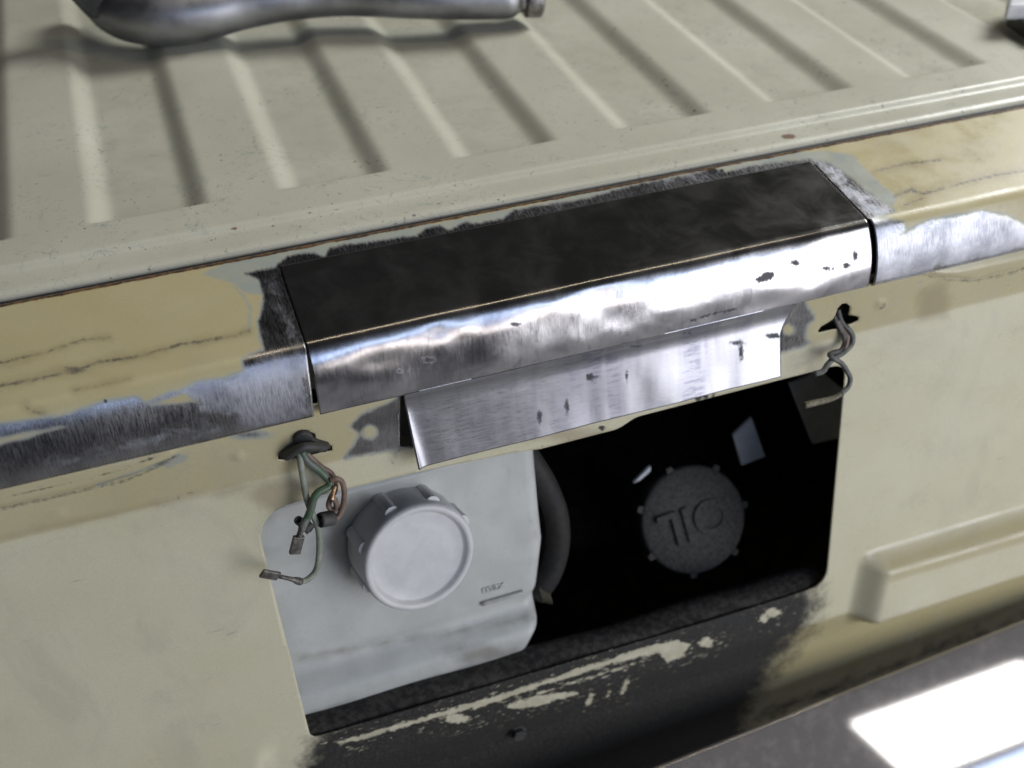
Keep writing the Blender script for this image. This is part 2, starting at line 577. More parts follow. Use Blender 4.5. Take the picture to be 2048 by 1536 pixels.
def walk(start, parts, step=0.0008):
    """parts: (length, angle at start, angle at end); angle 0 = towards the viewer, 90 = down, 180 = inward"""
    y, z = start
    pts = [(y, z)]
    for L, a0, a1 in parts:
        n = max(2, int(abs(L) / step))
        for i in range(n):
            a = math.radians(a0 + (a1 - a0) * (i + 0.5) / n)
            y -= math.cos(a) * L / n
            z -= math.sin(a) * L / n
            pts.append((y, z))
    return np.array(pts)


edge = hit(605, 690, TOP0, 5)
L_top = (TOP0[0] - edge[1]) / math.cos(math.radians(5)) - 0.002


def beam_parts(Lf):
    return [(L_top, 5, 5), (0.007, 5, 52), (0.010, 52, 66), (Lf, 66, 86)]


lo, hi = 0.001, 0.08
for _ in range(40):
    Lf = (lo + hi) / 2
    p = walk(TOP0, beam_parts(Lf))[-1]
    x_at = hitY(630, 825, p[0])[0]
    py = proj(np.array([x_at, p[0], p[1]]))[1]
    lo, hi = (Lf, hi) if py < 825 else (lo, Lf)
face_end = walk(TOP0, beam_parts(Lf))[-1]
YA = face_end[0] + 0.0045                    # the recessed strip under the beam
crease = hitY(700, 913, YA)
PT = 79.07
ZTOP = face_end[1] + 0.002


# ------------------------------------------------------------------ the engine lid
def build_lid():
    s = 0.34 / 0.49
    ox = CAM[0]
    pitch = 0.1593 * s
    xs_br0, xs_br1 = -0.0605 * s + ox, -0.0462 * s + ox
    xs_dk0, xs_dk1 = 0.0172 * s + ox, 0.0345 * s + ox
    yend = hit(770, 340, (0, 0), 0)[1]
    y1 = hit(1024, 347, (0, 0), 0)[1]
    depth = 0.0056
    xs = np.arange(-0.62, 0.86, 0.0022)
    knots = [0.0, 0.0006, 0.0014, 0.0024, 0.0036, 0.005, 0.0065]
    ys = np.array(knots + list(np.arange(0.008, 0.10, 0.0014)) + list(np.arange(0.1, 0.75, 0.006)))
    ye = 0.0122                                       # where the lid's rolled edge ends
    X, Y = np.meshgrid(xs, ys + ye, indexing='ij')

    def soft(a, b, x):
        return sstep(a, b, x)
    ph = (X - xs_br0 + 0.004) / pitch
    loc = (ph - np.floor(ph)) * pitch - 0.004
    w_br = xs_br1 - xs_br0
    a = soft(-0.0028, w_br + 0.0028, loc + 0.0) * (1 - soft(xs_dk0 - xs_br0 - 0.0022, xs_dk1 - xs_br0 + 0.0028, loc))
    b = soft(yend - 0.002, yend + 0.006, Y) * (1 - soft(0.52, 0.53, Y))
    rec = np.minimum(a, b)
    Z = -depth * rec
    # rim: small step down, then a rolled edge
    Z -= 0.0032 * (1 - soft(y1 - 0.003, y1 + 0.003, Y))
    r = 0.0065
    e = np.clip(r - (Y - ye), 0, r)
    Z -= 0.62 * (r - np.sqrt(np.maximum(r * r - e * e, 0)))
    Z += 0.0004 * vnoise(X * 14 + 3, Y * 14)
    V = np.stack([X, Y, Z], -1).reshape(-1, 3)
    nu, nv = X.shape
    F = grid_faces(nu, nv)
    P = proj(V)
    chip = union(circ(P, 468, 457, 6, 4), circ(P, 1577, 273, 14, 5), circ(P, 1078, 372, 10, 6) + 6)
    # rolled edge skirt
    skirt0 = len(V)
    sk = [V.reshape(nu, nv, 3)[:, 0] + np.array([0, dy, dz]) for dy, dz in ((0.0008, -0.002), (0.004, -0.003))]
    V = np.concatenate([V] + sk)
    i = np.arange(nu - 1)
    F2 = np.stack([i * nv, skirt0 + i, skirt0 + i + 1, (i + 1) * nv], -1)
    F3 = np.stack([skirt0 + i, skirt0 + nu + i, skirt0 + nu + i + 1, skirt0 + i + 1], -1)
    F = np.concatenate([F, F2, F3])
    z = np.zeros(2 * nu)
    root = empty('engine_lid', (0.1, 0.3, -0.02))
    tag(root, 'cream painted ribbed engine lid with long pressed grooves, behind the bare steel beam', 'lid')
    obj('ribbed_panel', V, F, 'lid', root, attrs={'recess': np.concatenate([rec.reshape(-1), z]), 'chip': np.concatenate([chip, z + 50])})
    # dark seal that paints in the shadow line of the gap under the lid's edge
    n = 60
    pts = [(x, 0.0122 + 0.0004 * math.sin(i * 2.1), -0.0112) for i, x in enumerate(np.linspace(-0.62, 0.86, n))]
    tube('gap_shadow_seal', pts, 0.0042, 'seal', root, n=1, sides=10)


build_lid()

# ------------------------------------------------------------------ the van's rear: beam, panel, sill, bumper, bay
van = empty('van_rear_body', (0.0, -0.08, -0.3))
tag(van, 'cream van rear body with sanded cross beam, open filler recess and chrome bumper', 'van')

LEFT_BARE = Z3([(-200, 1040), (0, 975), (340, 935), (560, 860), (720, 830), (770, 865), (900, 808), (985, 790), (1050, 755), (1200, 735), (1300, 700), (1288, 640),
                (1330, 615), (1400, 592), (1385, 520), (1372, 440), (1400, 330), (1372, 215), (1300, 188), (1470, 150), (1700, 300), (1700, 960), (1640, 945), (960, 1090), (740, 1155), (440, 1245), (0, 1335), (-200, 1370)])
BACK_BARE = [(548, 540), (575, 515), (630, 508), (650, 517), (660, 500), (690, 492), (725, 490), (800, 478), (835, 475), (850, 460), (880, 455), (897, 464),
             (932, 447), (948, 451), (1005, 442), (1025, 424), (1100, 410), (1150, 405), (1250, 378), (1285, 370), (1380, 352), (1420, 340), (1452, 347), (1500, 335), (1545, 328),
             (1620, 322), (1660, 330), (1786, 424), (1735, 445), (1640, 380), (1500, 420), (800, 560), (600, 560)]
RIGHT_BARE = Z5([(1240, 335), (1460, 350), (1468, 390), (1440, 412), (1480, 400), (1530, 370), (1600, 340), (1720, 325), (1830, 298), (1950, 320), (2048, 362), (2200, 380), (2200, 455), (2048, 490), (1700, 575), (1285, 668), (1240, 668)])


def build_beam():
    parts = beam_parts(Lf) + [(0.003, 86, 170), (0.010, 180, 180)]
    prof = np.concatenate([[(TOP0[0] + 0.0012, TOP0[1] - 0.012), (TOP0[0] + 0.0003, TOP0[1] - 0.002)], walk(TOP0, parts)])
    dl = np.r_[0, np.cumsum(np.hypot(*np.diff(prof, axis=0).T))]
    vv = np.r_[dl[0], dl[1], np.arange(dl[2], dl[-1], 0.0010), dl[-1]]
    py = np.interp(vv, dl, prof[:, 0]); pz = np.interp(vv, dl, prof[:, 1])
    face0 = L_top + dl[2]
    back_v = np.argmin(np.abs(py - hit(565, 535, TOP0, 5)[1]))
    GL0, GL1 = 0.0001, 0.0045

    def sheet(x0f, x1f, n, vmax):
        V = []
        nv = vmax
        for i in range(n):
            t = i / (n - 1)
            for j in range(nv):
                V.append((x0f(j) * (1 - t) + x1f(j) * t, py[j], pz[j]))
        return np.array(V), grid_faces(n, nv)
    nface = len(vv)
    f_t = np.clip((vv - face0) / (vv[-1] - face0), 0, 1)
    # left beam's cut edge: tight on top, opening into a wedge down the face
    xl = XPL - 0.0002 - 0.0042 * f_t
    xr = XPR + 0.0012 + 0.0016 * (f_t > 0)
    VL, FL = sheet(lambda j: -0.62, lambda j: xl[j], 470, nface)
    VR, FR = sheet(lambda j: xr[j], lambda j: 0.86, 560, nface)
    VB, FB = sheet(lambda j: xl[j] if j < nface else 0, lambda j: xr[j], 330, back_v + 4)
    V = np.concatenate([VL, VR, VB]); F = np.concatenate([FL, FR + len(VL), FB + len(VL) + len(VR)])
    P = proj(V)
    bare = union(poly_sd(P, LEFT_BARE), poly_sd(P, BACK_BARE), poly_sd(P, RIGHT_BARE))
    islands = union(poly_sd(P, [(291, 807), (340, 790), (374, 782), (396, 800), (402, 806), (350, 809), (300, 814)]), poly_sd(P, [(-60, 882), (0, 872), (60, 859), (122, 849), (140, 852), (60, 876), (-60, 905)]))
    bare = np.maximum(bare, -(islands + 2))
    primer = union(poly_sd(P, [(405, 552), (455, 525), (560, 503), (700, 476), (860, 443), (880, 465), (700, 505), (560, 540), (530, 560), (532, 600), (490, 590), (466, 572)]),
                   poly_sd(P, [(1380, 350), (1500, 318), (1640, 303), (1705, 312), (1745, 355), (1795, 402), (1775, 430), (1640, 330), (1500, 345)]),
                   poly_sd(P, [(840, 455), (1000, 425), (1250, 370), (1420, 335), (1400, 352), (1000, 445), (850, 475)]), line_dist(P, Z3([(1210, 230), (1290, 300), (1330, 380), (1320, 480)])) - 3)
    cr = union(line_dist(P, Z3([(-150, 810), (0, 780), (160, 755), (330, 715), (430, 690), (520, 655), (700, 635), (860, 590), (960, 560), (1060, 550), (1140, 535), (1230, 520), (1320, 490)])) - 2.0,
               circ(P, 147, 744, 18, 6), line_dist(P, Z3([(0, 660), (140, 630), (240, 605), (330, 575), (440, 540), (580, 525)])) - 1.0,
               line_dist(P, Z5([(1420, 230), (1500, 200), (1560, 220), (1700, 180), (1860, 140), (2048, 105), (2300, 60)])) - 1.5,
               line_dist(P, Z5([(1320, 115), (1450, 80), (1640, 55)])) - 1.2, line_dist(P, Z5([(1470, 275), (1560, 240)])) - 0.5, line_dist(P, Z3([(140, 885), (170, 910), (235, 918)])) - 0.5, line_dist(P, Z3([(400, 805), (540, 780), (690, 745)])) + 1)
    dark = union(circ(P, 1424, 346, 11, 8), circ(P, 211, 802, 4), circ(P, 120, 586, 22, 5), circ(P, 572, 493, 4), circ(P, 1443, 345, 4))
    fresh = union(poly_sd(P, [(374, 778), (460, 752), (600, 705), (622, 830), (480, 860), (470, 830), (400, 812)]), poly_sd(P, RIGHT_BARE) + 4, line_dist(P, [(1640, 330), (1700, 385), (1760, 428)]) - 6,
                  line_dist(P, [(545, 570), (570, 640), (595, 690)]) - 7, line_dist(P, Z3([(250, 1180), (500, 1140), (880, 1030), (1200, 990)])) - 2, line_dist(P, [(1330, 365), (1400, 352)]) - 8, line_dist(P, [(1040, 425), (1140, 408)]) + 2)
    v_all = np.concatenate([np.tile(vv, 470), np.tile(vv, 560), np.tile(vv[:back_v + 4], 330)])
    rust = (v_all - dl[2] - 0.0022) * 3300
    bo = obj('cross_beam', V, F, 'body', van, attrs=dict(bare=bare, primer=primer, crack_crease=cr, dark=dark, rust=rust, fresh=fresh, ochre=np.full(len(V), 0.92), grime=np.full(len(V), 400.0), chip=np.full(len(V), 400.0), stain_shadow=cr - 4), solid=0.0012, offset=-1)
    bm = bmesh.new(); bm.from_mesh(bo.data)
    bmesh.ops.remove_doubles(bm, verts=bm.verts, dist=1e-6)
    bm.to_mesh(bo.data); bm.free()
    return prof, dl, vv, back_v


beam_prof, beam_dl, beam_vv, back_v = build_beam()

# panel profile: strip under the beam, then the flaring panel, then the sill below the opening
A_len = ZTOP - crease[2]
sill_edge = hit(1000, 1437, crease[1:], PT)          # opening's lower edge lies a little above this
B_len = (crease[2] - sill_edge[2]) / math.sin(math.radians(PT))
panel_prof = walk((YA, ZTOP), [(A_len - 0.002, 90, 90), (0.004, 90, PT), (B_len - 0.002, PT, PT), (0.008, PT, 101), (0.020, 101, 97), (0.012, 97, 82), (0.014, 82, 82), (0.05, 84, 95), (0.14, 95, 95)], 0.0006)
pdl = np.r_[0, np.cumsum(np.hypot(*np.diff(panel_prof, axis=0).T))]


def pan_vz(z):
    return float(np.interp(-z, -panel_prof[:, 1], pdl))


def pan_uv(px, py):
    """photo pixel -> (X, length along the panel's section)"""
    a = hitY(px, py, YA)
    if a[2] < crease[2]:
        a = hit(px, py, crease[1:], PT)
    return (float(a[0]), pan_vz(a[2]))


def pan_pos(u, v):
    return np.array([u, np.interp(v, pdl, panel_prof[:, 0]), np.interp(v, pdl, panel_prof[:, 1])])


def rounded(pts, radii, n=6):
    out = []
    N = len(pts)
    for i in range(N):
        p = np.array(pts[i]); a = np.array(pts[i - 1]); b = np.array(pts[(i + 1) % N])
        r = radii[i]
        da = (a - p) / np.linalg.norm(a - p); db = (b - p) / np.linalg.norm(b - p)
        if r <= 0:
            out.append(tuple(p)); continue
        s, e = p + da * r, p + db * r
        for k in range(n + 1):
            t = k / n
            out.append(tuple((1 - t) ** 2 * s + 2 * t * (1 - t) * p + t * t * e))
    return out


open_px = [(508, 1026), (679, 981), (832, 945), (1029, 905), (1081, 898), (1236, 858), (1272, 834), (1404, 800), (1692, 726), (1652, 1170), (1420, 1242), (622, 1478)]
open_uv = rounded([pan_uv(*p) for p in open_px], [0.024, 0, 0, 0, 0, 0.004, 0.004, 0, 0.011, 0.016, 0, 0.006])
HOLE_R = ZR([(720, 380), (740, 310), (790, 260), (840, 255), (880, 290), (875, 340), (862, 385), (920, 390), (975, 405), (970, 445), (900, 480), (850, 490), (840, 520), (760, 540), (690, 545), (620, 560), (540, 580), (525, 560), (560, 510), (640, 465), (690, 430)])
HOLE_L = [(592, 886), (590, 873), (600, 864), (618, 862), (630, 868), (632, 880), (650, 886), (664, 892), (665, 901), (640, 906), (622, 911), (600, 914), (572, 921), (556, 919), (556, 911), (575, 898)]
CUT = [(801, 768), (800, 893), (870, 893), (1560, 706), (1566, 590)]
ends_uv = [open_uv, [pan_uv(*p) for p in HOLE_R], [pan_uv(*p) for p in HOLE_L], [pan_uv(*p) for p in CUT]]


def build_panel():
    x0, x1 = -0.62, 0.86
    v0, v1 = 0.0, pdl[-1]
    pts, edges = [], []

    def loop(q):
        base = len(pts)
        pts.extend(Vector(a) for a in q)
        edges.extend((base + i, base + (i + 1) % len(q)) for i in range(len(q)))
    loop([(x0, v0), (x1, v0), (x1, v1), (x0, v1)])

    def dens(q, d=0.0025):
        out = []
        for a, b in zip(q, q[1:] + q[:1]):
            a = np.array(a); b = np.array(b)
            n = max(1, int(np.linalg.norm(b - a) / d))
            out += [tuple(a + (b - a) * k / n) for k in range(n)]
        return out
    holes = [dens(h) for h in ends_uv]
    for h in holes:
        loop(h)
    gx = np.r_[np.arange(x0 + .004, -0.30, 0.006), np.arange(-0.30, 0.42, 0.0021), np.arange(0.42, x1 - .002, 0.006)]
    gv = np.r_[np.arange(v0 + .001, v1 - .001, 0.0019)]
    G = np.stack(np.meshgrid(gx, gv, indexing='ij'), -1).reshape(-1, 2)
    G += _rng.uniform(-2e-5, 2e-5, G.shape)
    ok = np.ones(len(G), bool)
    for h in holes:
        ok &= poly_sd(G, h) > 0.0006
    pts.extend(Vector(g) for g in G[ok])
    r = geometry.delaunay_2d_cdt(pts, edges, [], 0, 1e-7)
    uv = np.array([tuple(p) for p in r[0]])
    F = np.array([f for f in r[2]])
    cen = uv[F].mean(1)
    keep = np.ones(len(F), bool)
    for h in holes:
        keep &= poly_sd(cen, h) > 0
    F = F[keep]
    V = np.stack([uv[:, 0], np.interp(uv[:, 1], pdl, panel_prof[:, 0]), np.interp(uv[:, 1], pdl, panel_prof[:, 1])], -1)
    P = proj(V)
    # pressed box at the lower right, a smaller one at lower left, and the flared lip at the beam's ends
    lineR = (P[:, 1] - (1100 - (P[:, 0] - 1740) * 0.292)) * 0.96        # px below the upper edge
    leftR = (P[:, 0] - (1737 - (P[:, 1] - 1095) * 0.22))
    low = 1 - sstep(0.008, 0.03, uv[:, 1] - (A_len + B_len))
    V[:, 1] -= 0.0150 * np.clip((lineR - 2) / 20, 0, 1) * sstep(-16, 26, leftR) * low
    lineL = (P[:, 1] - (1490 - (P[:, 0] - 510) * 0.4))
    V[:, 1] -= 0.006 * sstep(-10, 45, lineL) * (1 - sstep(505, 560, P[:, 0])) * low
    lipL = poly_sd(P, Z3([(-400, 1280), (0, 1200), (440, 1150), (740, 1110), (980, 1060), (950, 1130), (900, 1165), (700, 1260), (270, 1365), (0, 1425), (-400, 1520)]))
    lipR = poly_sd(P, Z5([(1500, 580), (2048, 460), (2500, 380), (2500, 470), (2048, 570), (1800, 632), (1640, 620), (1560, 600)]))
    V[:, 1] -= 0.0042 * sstep(0, 22, -lipL) + 0.0042 * sstep(0, 18, -lipR)
    for (bx, by, br) in ((477, 912, 10), (117, 1027, 11), (1762, 608, 10)):
        V[:, 1] -= 0.0011 * (1 - sstep(br * 0.5, br * 1.3, np.hypot(P[:, 0] - bx, P[:, 1] - by)))
    # attributes
    bare = union(np.maximum(poly_sd(P, [(690, 915), (708, 890), (722, 868), (702, 852), (722, 832), (800, 795), (812, 893)]), -circ(P, 740, 865, 16)),
                 np.maximum(poly_sd(P, [(1555, 625), (1572, 612), (1608, 602), (1627, 636), (1612, 650), (1610, 678), (1618, 684), (1600, 694), (1550, 708)]), -circ(P, 1577, 659, 13)),
                 circ(P, 498, 869, 24, 5), circ(P, 1250, 0, 1), line_dist(P, Z3([(520, 1290), (640, 1240), (800, 1190), (950, 1140)])) - 1)
    primer = union(bare - 4, line_dist(P, Z3([(890, 1190), (980, 1150)])) - 5, circ(P, 790, 905, 10, 16) + 5)
    crack_crease = union(line_dist(P, Z3([(-300, 1490), (0, 1425), (270, 1365), (700, 1260), (900, 1165), (935, 1130)])) - 2.6, line_dist(P, Z3([(940, 1365), (980, 1350), (1040, 1335)])) - 1, circ(P, 318, 1009, 7, 4),  # flared-lip lines are crease shade painted dark, the others cracks
                  line_dist(P, Z5([(1560, 600), (1690, 625), (1800, 632), (1900, 615), (2048, 570), (2400, 490)])) - 1.6, line_dist(P, ZR([(1190, 320), (1240, 290), (1240, 240)])) - 1.5,
                  line_dist(P, Z4([(700, 1290), (715, 1340), (735, 1345), (760, 1290), (765, 1265)])) + 0.2, line_dist(P, Z4([(715, 1275), (722, 1310)])) + .2)
    dark = union(circ(P, 1205, 856, 8, 5), circ(P, 1085, 893, 14, 5) + 3, circ(P, 1397, 797, 8, 6), circ(P, 1412, 793, 6, 6), circ(P, 1428, 790, 4, 6), circ(P, 1478, 1395, 11, 9), line_dist(P, Z3([(-200, 1350), (0, 1335), (440, 1245), (740, 1155), (960, 1085)])) - 1)
    stain_shadow = union(poly_sd(P, [(1835, 575), (1900, 555), (1905, 640), (1825, 650)]) + 6, circ(P, 560, 990, 60, 30), line_dist(P, [(0, 1075), (360, 1000), (560, 960)]) - 2, circ(P, 1130, 870, 80, 12))  # includes a cast shadow painted on the strip's right end
    # grime on the sill below the opening
    gr = poly_sd(P, [(612, 1530), (640, 1455), (1000, 1330), (1420, 1205), (1560, 1160), (1635, 1175), (1640, 1220), (1560, 1330), (1500, 1420), (1480, 1560), (590, 1700)])
    far = poly_sd(P, [(600, 1490), (1000, 1372), (1640, 1190), (2100, 1150), (2100, 1420), (600, 1800)])
    grime = union(gr, line_dist(P, [(1560, 1330), (1700, 1330), (1850, 1265), (2048, 1190)]) + 34, np.maximum(line_dist(P, [(1200, 1540), (1500, 1440), (2048, 1235), (2300, 1140)]) - 2, -400))
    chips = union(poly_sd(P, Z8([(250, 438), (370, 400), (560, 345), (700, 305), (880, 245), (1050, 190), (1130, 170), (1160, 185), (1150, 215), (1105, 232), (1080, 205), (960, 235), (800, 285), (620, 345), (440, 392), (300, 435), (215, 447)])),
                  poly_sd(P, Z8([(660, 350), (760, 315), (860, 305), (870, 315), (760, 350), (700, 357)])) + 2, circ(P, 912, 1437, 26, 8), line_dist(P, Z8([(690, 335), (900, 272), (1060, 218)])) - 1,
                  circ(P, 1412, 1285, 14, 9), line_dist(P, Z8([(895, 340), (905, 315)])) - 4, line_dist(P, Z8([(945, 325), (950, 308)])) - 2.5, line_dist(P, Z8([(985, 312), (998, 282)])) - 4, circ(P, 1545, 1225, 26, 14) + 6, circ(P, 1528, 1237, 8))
    och = 0.55 * (1 - sstep(-0.001, 0.002, uv[:, 1] - A_len)) + 0.22
    och = np.maximum(och, sstep(0.001, 0.010, uv[:, 1] - (A_len + B_len)) * 1.0)
    och = np.maximum(och, 0.75 * (sstep(2, 14, lineR) - sstep(34, 44, lineR)) * sstep(0, 40, leftR))
    o = obj('rear_panel', V, F, 'body', van, attrs=dict(bare=bare, primer=primer, crack_crease=crack_crease, dark=dark, rust=np.full(len(V), 400.0), fresh=np.full(len(V), 30.0), ochre=och, grime=grime, chip=chips, stain_shadow=stain_shadow), solid=0.0011, offset=-1)
    bm = bmesh.new(); bm.from_mesh(o.data)
    f0 = bm.faces[len(bm.faces) // 2] if False else None
    bm.normal_update()
    if sum(f.normal.y for f in bm.faces) > 0:
        bmesh.ops.reverse_faces(bm, faces=bm.faces)
    bm.to_mesh(o.data); bm.free()
    return o


panel = build_panel()

# ledge just inside the opening's lower edge (grimy, folded inwards)
lip = []
q0 = np.array(hit(622, 1478, crease[1:], PT)); q1 = np.array(hit(1652, 1170, crease[1:], PT))
sec = [(0.0005, -0.0015), (0.004, 0.0006), (0.009, 0.0016), (0.015, 0.0014), (0.020, -0.0006), (0.023, -0.006), (0.024, -0.05)]
nl = 120
V = []
for i in range(nl):
    t = i / (nl - 1)
    b = q0 * (1 - t) + q1 * t + (q1 - q0) * 0.0
    for j, (dy, dz) in enumerate(sec):
        wob = 0.0012 * math.sin(t * 9) * (j > 3)
        V.append((b[0] + (t - 0.5) * 0.02, b[1] + 0.0012 + dy * (1.15 - 0.15 * t) + wob, b[2] - 0.0014 + dz + 0.0008 * math.sin(t * 23 + j)))
obj('inner_ledge', V, grid_faces(nl, len(sec)), 'shelf', van, solid=0.001, offset=-1)

# bolt head and weld blob on the sill
sb = hit(1035, 1462, crease[1:], PT)
jv = A_len + B_len + 0.016
for px_, py_, rr in ((1035, 1464, 0.0052),):
    yy = float(np.interp(jv, pdl, panel_prof[:, 0]))
    c0 = hitY(px_, py_, yy)
    b = lathe('sill_bolt', [(rr * 1.25, 0), (rr * 1.25, 0.0012), (rr, 0.0016), (rr, 0.0044), (rr * 0.86, 0.0054)], (c0[0], yy + 0.0006, c0[2]), (0, -1, 0.1), 'rubber', van, sides=6, smooth=False, bevel=0.0004)


# chrome bumper: top face, rolled rear edge, front drop
def build_bumper():
    zb = float(sill_edge[2]) - 0.048
    a = hit(1316, 1536, (0, zb), 0); b = hit(2048, 1244, (0, zb), 0)
    d = (b - a) / np.linalg.norm(b - a)
    n_in = np.array([-d[1], d[0], 0])
    if n_in[1] < 0:
        n_in = -n_in
    ct_, st_ = math.cos(math.radians(36)), math.sin(math.radians(36))
    P = [(0.0, -0.030), (0.0, -0.0012), (-0.0002, -0.0006), (-0.0008, -0.0006)]
    P += [(-q * ct_, -q * st_) for q in (0.002, 0.005, 0.02, 0.04, 0.06, 0.08, 0.10, 0.103)]
    for k in range(1, 9):
        aa = math.radians(36 + 54 * k / 8)
        P.append((P[-1][0] - 0.004 * math.cos(aa), P[-1][1] - 0.004 * math.sin(aa)))
    P.append((P[-1][0], P[-1][1] - 0.06))
    P = np.array(P)
    V = []
    n = 110
    for i in range(n):
        t = -0.75 + 1.75 * i / (n - 1)
        base = a + d * t
        for (u, w) in P:
            V.append(base + n_in * u + np.array([0, 0, w]))
    return obj('bumper', V, grid_faces(n, len(P)), 'chrome', van, solid=0.002, offset=-1)


bumper = build_bumper()
tag(bumper, 'scuffed chrome bumper')


# engine bay: a dark box behind the panel
def build_bay():
    xa, xb = -0.34, 0.34
    ya, yb = YA + 0.03, YA + 0.30
    za, zb = sill_edge[2] - 0.10, ZTOP + 0.01
    V = [(xa, ya, za), (xb, ya, za), (xb, yb, za), (xa, yb, za), (xa, ya, zb), (xb, ya, zb), (xb, yb, zb), (xa, yb, zb)]
    F = [(0, 1, 2, 3), (4, 7, 6, 5), (3, 2, 6, 7), (0, 3, 7, 4), (1, 5, 6, 2)]
    obj('engine_bay_lining', V, F, 'bay', van, False, solid=0.002)


build_bay()
# added dark plate behind the cut strip, so the slot shows as black shade
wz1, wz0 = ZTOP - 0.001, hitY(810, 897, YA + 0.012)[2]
prism('slot_shade_plate', [(XPL - 0.02, YA + 0.012, wz0), (XPR + 0.03, YA + 0.012, wz0), (XPR + 0.03, YA + 0.012, wz1), (XPL - 0.02, YA + 0.012, wz1)], (0, 0.0015, 0), 'bay', van, 0)

# the workshop floor the van stands on
fl = obj('garage_floor', [(-4, -4, -0.74), (4, -4, -0.74), (4, 3, -0.74), (-4, 3, -0.74)], [(0, 1, 2, 3)], 'concrete', None, False)
tag(fl, kind='structure')


# ------------------------------------------------------------------ the new repair section
def build_patch():
    root = empty('repair_section', (0.5 * (XPL + XPR), face_end[0], face_end[1]))
    tag(root, 'new bare steel repair section let into the middle of the cream beam', 'steel panel')
    off = 0.0006
    parts = [(L_top, 5, 5), (0.0045, 5, 50), (0.011, 50, 66), (Lf + 0.0025, 66, 88)]
    prof = walk(TOP0, parts)
    d = np.gradient(prof, axis=0); d /= np.linalg.norm(d, axis=1)[:, None]
    prof = prof + np.stack([d[:, 1], -d[:, 0]], -1) * off          # outward
    if prof[10, 1] < walk(TOP0, parts)[10, 1]:
        prof = walk(TOP0, parts) - np.stack([d[:, 1], -d[:, 0]], -1) * off
    yb = hit(565, 535, TOP0, 5)[1]
    prof = prof[prof[:, 0] <= yb]
    dl = np.r_[0, np.cumsum(np.hypot(*np.diff(prof, axis=0).T))]
    vv = np.arange(0, dl[-1] + 1e-6, dl[-1] / 130)
    py = np.interp(vv, dl, prof[:, 0]); pz = np.interp(vv, dl, prof[:, 1])
    yedge = edge[1]
    n = 360
    X = np.linspace(XPL, XPR, n)
    XX, VV = np.meshgrid(X, vv, indexing='ij')
    Yg = np.tile(py, (n, 1)); Zg = np.tile(pz, (n, 1))
    fv = dl[np.argmin(np.abs(prof[:, 0] - yedge))]
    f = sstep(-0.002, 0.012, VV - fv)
    # hand-beaten: slow dents and ripples on the bent face, slight waviness of the fold
    dent = (vnoise(XX * 32 + 5, VV * 60) * 0.0016 + vnoise(XX * 75 + 2, VV * 110 + 9) * 0.0005) * f
    dent += 0.0003 * vnoise(XX * 9, VV * 25 + 3) * (1 - f)
    Yg = Yg - dent * 0.8
    Zg = Zg + dent * 0.5
    t = (VV - VV.min()) / np.ptp(VV)
    XX = XX + np.where(XX < 0, 0.0, 0)
    V = np.stack([XX, Yg, Zg], -1).reshape(-1, 3)
    P = proj(V)
    dark = union(poly_sd(P, [(1510, 558), (1530, 543), (1546, 545), (1544, 556), (1515, 564)]), circ(P, 1588, 525, 7, 4), circ(P, 1652, 536, 20, 8) + 5, circ(P, 1690, 530, 9, 6) + 2, circ(P, 1708, 510, 5, 9) + 1,
                 circ(P, 856, 718, 11, 5), circ(P, 798, 741, 5, 3) + 1, circ(P, 1030, 648, 18, 6) + 4, line_dist(P, [(1380, 640), (1415, 628), (1440, 622), (1470, 616)]) - 2)
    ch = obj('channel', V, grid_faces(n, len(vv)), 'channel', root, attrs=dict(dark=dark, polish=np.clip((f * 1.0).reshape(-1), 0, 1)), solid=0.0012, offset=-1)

    # flange: hollow bend at the foot of the face, then a flat tongue that hangs in front of the strip
    yb0, zb0 = py[-1], pz[-1]
    fx0 = hitY(808, 800, yb0)[0]; fx1 = hitY(1592, 603, yb0)[0]
    lo, hi = 0.005, 0.09
    pf = lambda L: walk((yb0 + 0.0002, zb0 + 0.0006), [(0.004, 88, 100), (0.006, 100, 82), (0.004, 82, 74), (L, 74, 72)], 0.0005)
    for _ in range(40):
        L = (lo + hi) / 2
        e = pf(L)[-1]
        x_ = hitY(835, 935, e[0])[0]
        lo, hi = (L, hi) if proj(np.array([x_, e[0], e[1]]))[1] < 935 else (lo, L)
    prof = pf(L)
    dl = np.r_[0, np.cumsum(np.hypot(*np.diff(prof, axis=0).T))]
    vv2 = np.linspace(0, dl[-1], 70)
    e = prof[-1]
    bx0 = hitY(835, 935, e[0])[0]; bx1 = hitY(1563, 737, e[0])[0]
    mx1 = hitY(1570, 640, np.interp(0.3 * dl[-1], dl, prof[:, 0]))[0]
    n2 = 300
    V = []
    for i in range(n2):
        s = i / (n2 - 1)
        for v in vv2:
            q = v / dl[-1]
            xa = fx0 + (bx0 - fx0) * q ** 1.2
            xb = fx1 + (bx1 - fx1) * sstep(0, 0.45, np.array(q))
            y = np.interp(v, dl, prof[:, 0]); z = np.interp(v, dl, prof[:, 1])
            x = xa + (xb - xa) * s
            w = 0.0008 * float(vnoise(np.array(x * 26), np.array(v * 30 + 7))) + 0.0003 * float(vnoise(np.array(x * 90), np.array(v * 30)))
            curl = 0.0022 * math.exp(-((s) / 0.012)) * q
            V.append((x, y - w * q * 1.5 - curl, z))
    V = np.array(V)
    P = proj(V)
    dark = union(circ(P, 1178, 752, 6, 7), circ(P, 1077, 832, 4, 11), circ(P, 1132, 812, 4, 14) + 1, circ(P, 1185, 752, 10, 3) + 1, circ(P, 1252, 752, 4, 16) + 3, circ(P, 1480, 700, 5, 22) + 2, circ(P, 1472, 684, 8, 3),
                 circ(P, 895, 882, 26, 8) + 7, circ(P, 1545, 670, 12, 4), circ(P, 1375, 664, 6, 2), circ(P, 1270, 690, 8, 2))
